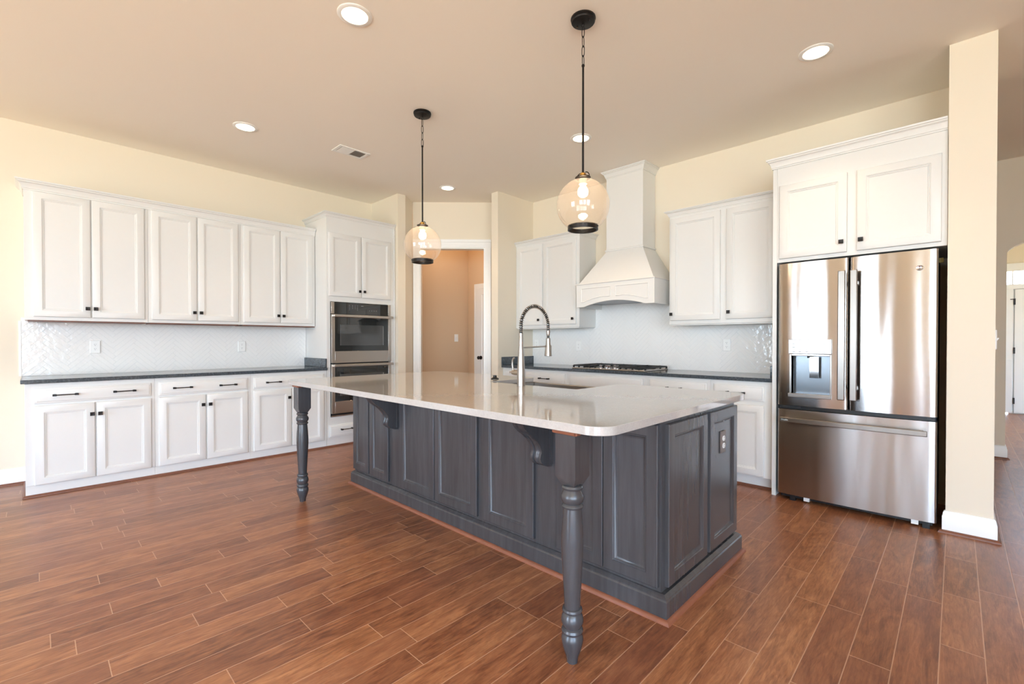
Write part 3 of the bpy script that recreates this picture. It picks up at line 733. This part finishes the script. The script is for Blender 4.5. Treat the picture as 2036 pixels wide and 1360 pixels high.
def squiggle(pts, r=0.0009): cv.tube([(0.361+a*0.0135, -0.0125, 1.67+b*0.011) for a, b in pts], r, 6)
squiggle([(-0.15+0.5*math.cos(a), 0.0+0.62*math.sin(a)) for a in [0.9+0.35*i for i in range(14)]]); squiggle([(0.05, -0.1), (0.1, -0.5), (-0.1, -0.85), (-0.5, -0.75)])
squiggle([(0.2+0.38*math.cos(a), 0.33+0.3*math.sin(a)) for a in [0.5+0.35*i for i in range(12)]]); squiggle([(0.18+0.46*math.cos(a), -0.3+0.36*math.sin(a)) for a in [1.9+0.35*i for i in range(12)]])
cv.build('badge_script', 'mark_dark', bo)
MB().box(HW-0.02, HW+0.02, 0.2, 0.22, 1.72, 1.75).build('hinge_tag', 'tag', fr)

# ------------------------------------------------------------------ island
il = thing('kitchen_island', 'charcoal panelled kitchen island with turned legs in the middle of the floor', 'kitchen island', (-2.28, 2.32, 0))
def L(x, y): return x+2.28, y-2.32
ix0, iy0 = L(-3.66, 1.88); ix1, iy1 = L(-0.915, 2.775)
b = MB(); b.box(ix0, ix1, iy0, iy0+0.02, 0.1, 0.874); b.box(ix0, -2.46+2.28, iy1-0.02, iy1, 0.1, 0.874); b.box(-1.648+2.28, ix1, iy1-0.02, iy1, 0.1, 0.874); b.box(-2.46+2.28, -1.648+2.28, iy1-0.02, iy1, 0.1, 0.64); b.box(ix0, ix0+0.02, iy0+0.02, iy1-0.02, 0.1, 0.874); b.box(ix1-0.02, ix1, iy0+0.02, iy1-0.02, 0.1, 0.874)
b.box(ix0+0.02, ix1-0.02, iy0+0.02, iy1-0.02, 0.1, 0.12)
b.build('body', 'charcoal', il)
px = [L(-3.682, 1.853), L(-0.877, 1.853), L(-0.877, 2.80), L(-3.682, 2.80)]
MB().molding(px, [(-0.06, 0), (0, 0), (0, 0.088), (-0.004, 0.094), (-0.004, 0.098), (-0.012, 0.104), (-0.02, 0.11), (-0.06, 0.11)], 0, True).build('plinth', 'charcoal', il, ang=25)
def iprof(y): return [(0, y), (0, y-0.017), (0.003, y-0.02), (0.052, y-0.02), (0.055, y-0.017), (0.060, y-0.016), (0.064, y-0.011), (0.069, y-0.009), (0.075, y-0.009)]
def ipanel(a, b_): MB().panel(a+2.28, b_+2.28, 0.131, 0.838, iprof(iy0)).build('raised_panel', 'charcoal', il)
for a, b_ in ((-3.655, -3.405), (-3.387, -3.107), (-2.945, -2.53), (-2.522, -2.097), (-2.037, -1.637), (-1.478, -1.203), (-1.199, -0.925)): ipanel(a, b_)
for a, b_ in ((1.912, 2.343), (2.379, 2.772)):
    rs = MB().panel(a, b_, 0.125, 0.838, iprof(0)); q = MB()
    q.v = [(ix1-y, x-2.32, z) for x, y, z in rs.v]; q.f = rs.f
    q.build('raised_panel', 'charcoal', il)
# corbels
cpf = [(0, 0.545), (0.03, 0.548), (0.062, 0.56), (0.084, 0.578), (0.092, 0.598), (0.088, 0.616), (0.083, 0.626), (0.084, 0.642), (0.094, 0.664), (0.118, 0.694), (0.15, 0.722), (0.185, 0.746), (0.212, 0.77), (0.229, 0.8), (0.238, 0.83), (0.24, 0.873), (0, 0.873)]
for cx in (-3.025, -1.56):
    x = cx+2.28; c = MB()
    sm = []
    def offs(k): return [(max(0, o_-k) if o_ > 0.001 else 0, z+(k*0.6 if z < 0.6 else 0)) for o_, z in cpf]
    prof = [(-0.036, 0.010), (-0.036, 0.0), (-0.02, 0.0), (-0.016, 0.008), (-0.008, 0.002), (0.0, 0.0), (0.008, 0.002), (0.016, 0.008), (0.02, 0.0), (0.036, 0.0), (0.036, 0.010)]
    c.rings([[(x+dx, iy0-o_, z) for o_, z in offs(k)] for dx, k in prof])
    c.box(x-0.044, x+0.044, iy0-0.02, iy0, 0.56, 0.873)
    c.build('corbel', 'charcoal', il, ang=35)
def leg(cx, cy):
    x, y = L(cx, cy); h = 0.0455; m = MB()
    m.rings([[(x+s*r, y+t_*r, z) for s, t_ in ((-1, -1), (1, -1), (1, 1), (-1, 1))] for r, z in ((h, 0.874), (h, 0.70), (h*0.62, 0.665))])
    m.lathe([(0.03, 0.668), (0.038, 0.664), (0.041, 0.657), (0.038, 0.65), (0.033, 0.647), (0.036, 0.64), (0.043, 0.628), (0.0445, 0.618), (0.041, 0.605), (0.034, 0.597),
             (0.039, 0.592), (0.041, 0.587), (0.039, 0.581), (0.034, 0.578), (0.0355, 0.565), (0.039, 0.52), (0.0415, 0.47), (0.0415, 0.44), (0.039, 0.38), (0.0345, 0.30), (0.031, 0.24), (0.030, 0.207),
             (0.036, 0.204), (0.038, 0.197), (0.036, 0.19), (0.032, 0.187), (0.038, 0.178), (0.0415, 0.165), (0.042, 0.155), (0.038, 0.142), (0.033, 0.133), (0.038, 0.129), (0.041, 0.121), (0.039, 0.113), (0.034, 0.109),
             (0.039, 0.1), (0.0415, 0.088), (0.040, 0.075), (0.034, 0.052), (0.027, 0.032), (0.022, 0.018), (0.0205, 0.0)], x, y, 28)
    lg = m.build('leg', 'charcoal', il, ang=30)
    s = MB(); 
    s.tube([(x-h-0.009, y-h, 0.866), (x+h+0.004, y-h-0.004, 0.866)], 0.008, 8)
    s.tube([(x+h+0.004, y-h-0.004, 0.866), (x+h+0.004, y-h+0.02, 0.866)], 0.008, 8)
    so = s.build('wood_strip', 'raw_wood', lg); so['label'] = 'orange brown wood strip'
leg(-1.031, 1.394); leg(-3.531, 1.394)
shoe([L2 for L2 in ((-3.682, 1.853), (-0.877, 1.853), (-0.877, 2.80), (-3.682, 2.80))], True, 'raw_wood')

# worktop with sink opening
def rrect(x0, x1, y0, y1, r, n=8):
    pts = []
    for cx, cy_, a0 in ((x1-r, y0+r, -PI/2), (x1-r, y1-r, 0), (x0+r, y1-r, PI/2), (x0+r, y0+r, PI)):
        for i in range(n+1): a = a0+PI/2*i/n; pts.append((cx+r*math.cos(a), cy_+r*math.sin(a)))
    return pts
def holed_slab(name, outer, inner, z0, z1, mat, loc):
    bm = bmesh.new(); es = []
    for loop in (outer, inner):
        if not loop: continue
        vs_ = [bm.verts.new((x-loc[0], y-loc[1], z0-loc[2])) for x, y in loop]
        es += [bm.edges.new((vs_[i-1], vs_[i])) for i in range(len(vs_))]
    r_ = bmesh.ops.triangle_fill(bm, use_beauty=True, use_dissolve=False, edges=es)
    fs = [f for f in r_['geom'] if isinstance(f, bmesh.types.BMFace)]
    ex = bmesh.ops.extrude_face_region(bm, geom=fs)
    bmesh.ops.translate(bm, verts=[v for v in ex['geom'] if isinstance(v, bmesh.types.BMVert)], vec=(0, 0, z1-z0))
    bmesh.ops.recalc_face_normals(bm, faces=bm.faces)
    for f in bm.faces: f.smooth = True
    me = bpy.data.meshes.new(name); bm.to_mesh(me); bm.free(); me.set_sharp_from_angle(angle=math.radians(35)); me.materials.append(M[mat])
    o = bpy.data.objects.new(name, me); COL.objects.link(o); o.location = loc
    b_ = o.modifiers.new('bevel', 'BEVEL'); b_.width = 0.004; b_.segments = 2; b_.limit_method = 'ANGLE'; b_.angle_limit = math.radians(50)
    return o
SX0, SX1, SY0, SY1 = -2.445, -1.663, 2.29, 2.80
def notched(x0, x1, y0, y1, r, nx0, nx1, ny, nr=0.03):
    p = rrect(x0, x1, y0, y1, r); k = 18                      # the back edge runs between the 2nd and 3rd corner arcs
    def arc(cx, cy_, rr, a0, a1, n=5): return [(cx+rr*math.cos(a0+(a1-a0)*i/n), cy_+rr*math.sin(a0+(a1-a0)*i/n)) for i in range(n+1)]
    notch = arc(nx1+nr, y1-nr, nr, PI/2, PI) + arc(nx1-0.012, ny+0.012, 0.012, 0, -PI/2, 3) + arc(nx0+0.012, ny+0.012, 0.012, -PI/2, -PI, 3) + arc(nx0-nr, y1-nr, nr, 0, PI/2)
    return p[:k]+notch+p[k:]
wt = holed_slab('island_worktop', notched(-3.685, -0.845, 1.322, 2.80, 0.085, SX0, SX1, SY0), [], 0.875, 0.907, 'quartz', (-2.28, 2.06, 0.875))
tag(wt, 'pale polished quartz worktop with rounded corners lying on the charcoal island', 'countertop')
sk = thing('island_sink', 'stainless apron front sink let into the far side of the pale worktop', 'sink', ((SX0+SX1)/2, 2.546, 0.65))
hx, hy = (SX1-SX0)/2+0.01, 0.27
b = MB(); b.box(-hx, hx, -hy, hy, 0, 0.004); b.box(-hx, -hx+0.014, -hy, hy, 0.004, 0.2235); b.box(hx-0.014, hx, -hy, hy, 0.004, 0.2235); b.box(-hx+0.014, hx-0.014, -hy, -hy+0.01, 0.004, 0.2235)
b.build('basin', 'nickel', sk)
MB().box(-hx+0.014, hx-0.014, hy-0.03, hy, 0.004, 0.2225).build('apron', 'nickel', sk, bevel=0.006)
MB().lathe([(0.045, 0.0042), (0.045, 0.007), (0.03, 0.006)], 0, 0.03, 20).build('drain', 'chrome', sk)

fa = thing('kitchen_faucet', 'brushed nickel pull-down faucet with coiled spring neck beside the sink', 'faucet', (-2.063, 2.224, 0.9075))
MB().lathe([(0.0275, 0), (0.0275, 0.03), (0.0265, 0.08), (0.023, 0.16), (0.0185, 0.235), (0.0165, 0.255), (0.0165, 0.258), (0.0155, 0.259), (0.0155, 0.315), (0.0145, 0.318), (0.0145, 0.345)], 0, 0, 28).build('column', 'nickel', fa, ang=30)
def arcpath(n):
    z0, zt, R_ = 0.345, 0.39, 0.14; pts = []
    L1 = zt-z0; La = PI*R_; L2 = 0.035; T = L1+La+L2
    for i in range(n+1):
        s_ = T*i/n
        if s_ < L1: pts.append((0, 0, z0+s_))
        elif s_ < L1+La: a = (s_-L1)/R_; pts.append((0, R_-R_*math.cos(a), zt+R_*math.sin(a)))
        else: pts.append((0, 2*R_, zt-(s_-L1-La)))
    return pts
ap_ = arcpath(160)
ho = MB().tube(arcpath(40), 0.0085, 10).build('hose', 'black', fa)
turns = 36; hel = []
P_ = arcpath(turns*10)
for i in range(len(P_)-1):
    p, q = Vector(P_[i]), Vector(P_[i+1]); d_ = (q-p).normalized(); u = Vector((1, 0, 0)); w_ = d_.cross(u); a = 2*PI*i/10
    hel.append(p+(u*math.cos(a)+w_*math.sin(a))*0.0125)
MB().tube(hel, 0.0021, 6).build('spring', 'nickel', fa)
y2 = 0.28
MB().lathe([(0.009, 0.33), (0.012, 0.335), (0.012, 0.352), (0.0135, 0.354), (0.0135, 0.366)], 0, y2, 20).build('spring_collar', 'nickel', fa)
MB().lathe([(0.009, 0.31), (0.009, 0.34)], 0, y2, 16).build('hose_end', 'black', fa)
sh = MB(); sh.lathe([(0.024, 0.188), (0.027, 0.19), (0.026, 0.2), (0.0205, 0.245), (0.0165, 0.275), (0.0155, 0.312), (0.011, 0.316)], 0, y2, 24)
sh.box(-0.006, 0.006, y2+0.019, y2+0.031, 0.215, 0.262); sh.build('spray_head', 'nickel', fa, ang=30)
ar = MB(); ar.tube([(0, 0.012, 0.251), (0, y2-0.022, 0.256)], 0.0048, 10); ar.lathe([(0.022, 0.247), (0.022, 0.265)], 0, y2, 20); ar.build('holder_arm', 'nickel', fa)
va_ = MB()
va_.rings([[(-x, r*math.cos(2*PI*j/18), 0.085+r*math.sin(2*PI*j/18)) for j in range(18)] for r, x in ((0.018, 0.015), (0.018, 0.062), (0.015, 0.066), (0.015, 0.078), (0.006, 0.082), (0.005, 0.1), (0.007, 0.104))])
va_.build('valve_body', 'nickel', fa)
MB().tube([(-0.072, 0, 0.098), (-0.076, 0, 0.115), (-0.08, 0, 0.14), (-0.077, 0, 0.165), (-0.068, 0, 0.178), (-0.06, 0, 0.181)], [0.008, 0.007, 0.006, 0.006, 0.006, 0.005], 10).build('lever_handle', 'nickel', fa)
sb = MB().lathe([(0.031, 0), (0.031, 0.004), (0.02, 0.01), (0.0145, 0.014), (0.0145, 0.026), (0.012, 0.028)], 0, 0, 24).build('air_switch', 'bronze', loc=(-2.581, 2.484, 0.9075))
tag(sb, 'small dark flared button standing on the worktop left of the faucet', 'button')

# ------------------------------------------------------------------ outlets and switches
def outlet(label, loc, rot, plate='plastic', face='plastic', slots='mark_dark', group='white outlets on the tiled walls', gfci=False):
    o = thing('power_outlet', label, 'outlet', loc, rot, group)
    MB().panel(-0.036, 0.036, -0.058, 0.058, [(0, 0), (0, -0.004), (0.003, -0.0065)]).build('face_plate', plate, o)
    for z in (-0.0195, 0.0195):
        q = MB()
        ring = [(0.0165*math.cos(a), max(-0.0135, min(0.0135, 0.0165*math.sin(a)))) for a in [2*PI*k/24 for k in range(24)]]
        q.rings([[(x, y, z+h_) for x, h_ in ring] for y in (-0.0062, -0.0085)])
        r_ = q.build('receptacle', face, o)
        s_ = MB(); s_.box(-0.0065, -0.0045, -0.0091, -0.0084, z, z+0.008); s_.box(0.0045, 0.0065, -0.0091, -0.0084, z+0.001, z+0.008); s_.lathe_y([(0.0025, -0.0091), (0.0025, -0.0084)], 0, z-0.006, 8)
        s_.build('slots', slots, r_)
    return o
TY = -0.0095
outlet('white outlet on the left backsplash nearer the bare wall', (XW+0.0105, 0.387, 1.148), PI/2)
outlet('white outlet on the left backsplash nearer the oven tower', (XW+0.0105, 1.588, 1.144), PI/2)
outlet('white outlet in the corner, on the range wall tile behind the faucet', (-4.0, YW-0.0105, 1.163), 0)
outlet('white outlet on the range wall tile just right of the faucet head', (-3.322, YW-0.0105, 1.14), 0)
outlet('white outlet on the shiny range wall tile near the refrigerator', (-1.589, YW-0.0105, 1.164), 0)
outlet('brown outlet plate with pale sockets on the end panel of the island', (-0.9045, 2.568, 0.66), PI/2, 'brown_plate', 'plastic', 'black', None)
def switch(label, loc, rot, n=1):
    w_ = 0.036+0.023*(n-1)
    o = thing('light_switch', label, 'light switch', loc, rot)
    MB().panel(-w_, w_, -0.058, 0.058, [(0, 0), (0, -0.004), (0.003, -0.0065)]).build('face_plate', 'plastic', o)
    for i in range(n):
        x = (i-(n-1)/2)*0.046
        MB().prism_x([(-0.006, -0.011), (-0.017, 0.007), (-0.014, 0.011), (-0.006, 0.006)], x-0.005, x+0.005).build('toggle', 'plastic', o)
    return o
switch('white light switch seen through the corner doorway on the pantry wall', (XW+0.001, 4.62, 1.252), PI/2)
switch('white double light switch on the hidden right side of the white pillar', (0.166, 4.06, 1.21), PI/2, 2)

# ------------------------------------------------------------------ ceiling lights, vent, pendants
def can(label, x, y):
    o = thing('recessed_light', label, 'recessed light', (x, y, ZC), 0, 'recessed lights in the ceiling')
    MB().lathe([(0.07, -0.001), (0.072, -0.006), (0.09, -0.006), (0.095, -0.003), (0.095, -0.0005)], 0, 0, 40, False, False).build('trim_ring', 'trim', o)
    MB().lathe([(0.0705, -0.0042), (0.0705, -0.0012)], 0, 0, 32).build('lens', 'can', o)
    sl = bpy.data.lights.new('downlight', 'SPOT'); sl.energy = SPOT_POWER; sl.color = (1.0, 0.74, 0.48); sl.spot_size = math.radians(95); sl.spot_blend = 0.7; sl.shadow_soft_size = 0.06
    so = bpy.data.objects.new('downlight', sl); COL.objects.link(so); so.parent = o; so.location = (0, 0, -0.02)
can('round ceiling downlight nearest the camera, top of picture left of the pendants', -2.463, 1.272)
can('round ceiling downlight above the left cabinets', -4.42, 1.275)
can('round ceiling downlight in front of the corner doorway', -4.42, 3.465)
can('round ceiling downlight right behind the rod of the nearer pendant', -2.468, 3.46)
can('round ceiling downlight in front of the refrigerator', -0.66, 3.475)
v = thing('air_vent', 'white slatted air vent in the ceiling near the left cabinets', 'vent', (-4.26, 2.158, ZC))
q = MB(); q.box(-0.092, 0.092, -0.155, -0.125, -0.006, -0.0005); q.box(-0.092, 0.092, 0.125, 0.155, -0.006, -0.0005); q.box(-0.092, -0.066, -0.125, 0.125, -0.006, -0.0005); q.box(0.066, 0.092, -0.125, 0.125, -0.006, -0.0005); q.box(-0.066, 0.066, -0.007, 0.007, -0.006, -0.0005)
q.build('frame', 'trim', v, bevel=0.001)
MB().box(-0.066, 0.066, -0.125, 0.125, -0.0012, -0.0006).build('backing', 'vent_dark', v)
for s in (-1, 1):
    q = MB()
    for i in range(9):
        y = s*(0.016+0.0122*i)+(0 if s > 0 else 0)
        q.rings([[(-0.066, y-0.0045, za), (0.066, y-0.0045, za), (0.066, y-0.0035, za+0.0006), (-0.066, y-0.0035, za+0.0006)] if k == 0 else [(-0.066, y+0.0045, zb_), (0.066, y+0.0045, zb_), (0.066, y+0.0055, zb_+0.0006), (-0.066, y+0.0055, zb_+0.0006)] for k, za, zb_ in ((0, -0.006 if s > 0 else -0.0018, 0), (1, 0, -0.0018 if s > 0 else -0.006))])
    q.build('louvers', 'trim', v)

def pendant(label, x, y):
    p = thing('pendant_light', label, 'pendant light', (x, y, ZC), 0, 'glass globe pendants above the island')
    q = MB(); q.lathe([(0.07, -0.0005), (0.071, -0.008), (0.066, -0.012), (0.068, -0.02), (0.064, -0.026), (0.03, -0.03), (0.012, -0.032)], 0, 0, 36)
    for s in (-1, 1): q.lathe([(0.005, -0.025), (0.005, -0.034), (0.003, -0.036)], s*0.04, 0, 10)
    q.tube([(0.009*math.cos(a), 0, -0.042+0.009*math.sin(a)) for a in [2*PI*k/16 for k in range(16)]], 0.0028, 6, True)
    q.build('canopy', 'bronze', p)
    q = MB(); z = -0.079
    for i in range(4):
        pts = []
        for k in range(20):
            a = 2*PI*k/20; u = 0.0085*math.cos(a); w_ = 0.023*math.sin(a)+(0.008 if math.sin(a) > 0 else -0.008)
            pts.append((u, 0, z+w_) if i % 2 == 0 else (0, u, z+w_))
        q.tube(pts, 0.0023, 6, True); z -= 0.0545
    q.build('chain', 'bronze', p)
    q = MB(); q.lathe([(0.004, -0.262), (0.009, -0.266), (0.009, -0.274), (0.006, -0.278), (0.0062, -0.882), (0.008, -0.884)], 0, 0, 14); q.build('rod', 'bronze', p)
    q = MB(); q.lathe([(0.014, -0.882), (0.017, -0.885), (0.017, -0.897), (0.02, -0.899), (0.02, -0.903)], 0, 0, 22); q.build('socket_cap', 'brass', p)
    q = MB(); q.lathe([(0.014, -0.9035), (0.044, -0.906), (0.045, -0.91), (0.04, -0.913)], 0, 0, 28)
    for s in (-1, 1): q.tube([(s*(0.043-0.026*(1-math.cos(a))), 0, -0.906+0.026*math.sin(a)) for a in [PI/2*k/8 for k in range(9)]], 0.0028, 6)
    q.build('glass_holder', 'bronze', p)
    R_ = 0.15; zc = -1.066; pr = []
    a0, a1 = math.asin(0.042/R_), PI-math.asin(0.084/R_)
    for k in range(41): a = a0+(a1-a0)*k/40; pr.append((R_*math.sin(a), zc+R_*math.cos(a)))
    g = MB(); g.lathe(pr, 0, 0, 56, False, False); g.build('globe_shade', 'seeded', p, ang=80)
    zb_ = pr[-1][1]
    q = MB(); q.lathe([(0.0835, zb_+0.008), (0.0865, zb_+0.008), (0.0865, zb_-0.018), (0.079, zb_-0.018), (0.079, zb_-0.012), (0.0825, zb_-0.01), (0.0825, zb_+0.008)], 0, 0, 44, False, False)
    for a in (0.2, 2.3, 4.4): q.tube([(0.086*math.cos(a), 0.086*math.sin(a), zb_-0.004), (0.094*math.cos(a), 0.094*math.sin(a), zb_-0.004)], 0.003, 8)
    q.build('bottom_ring', 'bronze', p)
    MB().lathe([(0.016, -0.9135), (0.023, -0.915), (0.023, -0.945), (0.017, -0.948)], 0, 0, 22).build('lamp_socket', 'ivory', p)
    bu = []
    for r, z_ in ((0.0135, -0.948), (0.0135, -0.952), (0.016, -0.957), (0.022, -0.966), (0.028, -0.978), (0.030, -0.99), (0.028, -1.003), (0.021, -1.013), (0.01, -1.019), (0.002, -1.0205)): bu.append((r, z_))
    MB().lathe(bu, 0, 0, 24).build('bulb', 'bulb', p)
    return p
pendant('glass globe pendant on a long dark rod, the nearer and larger in view', -1.548, 2.19)
pendant('glass globe pendant farther away, hanging in front of the corner doorway', -3.12, 2.19)
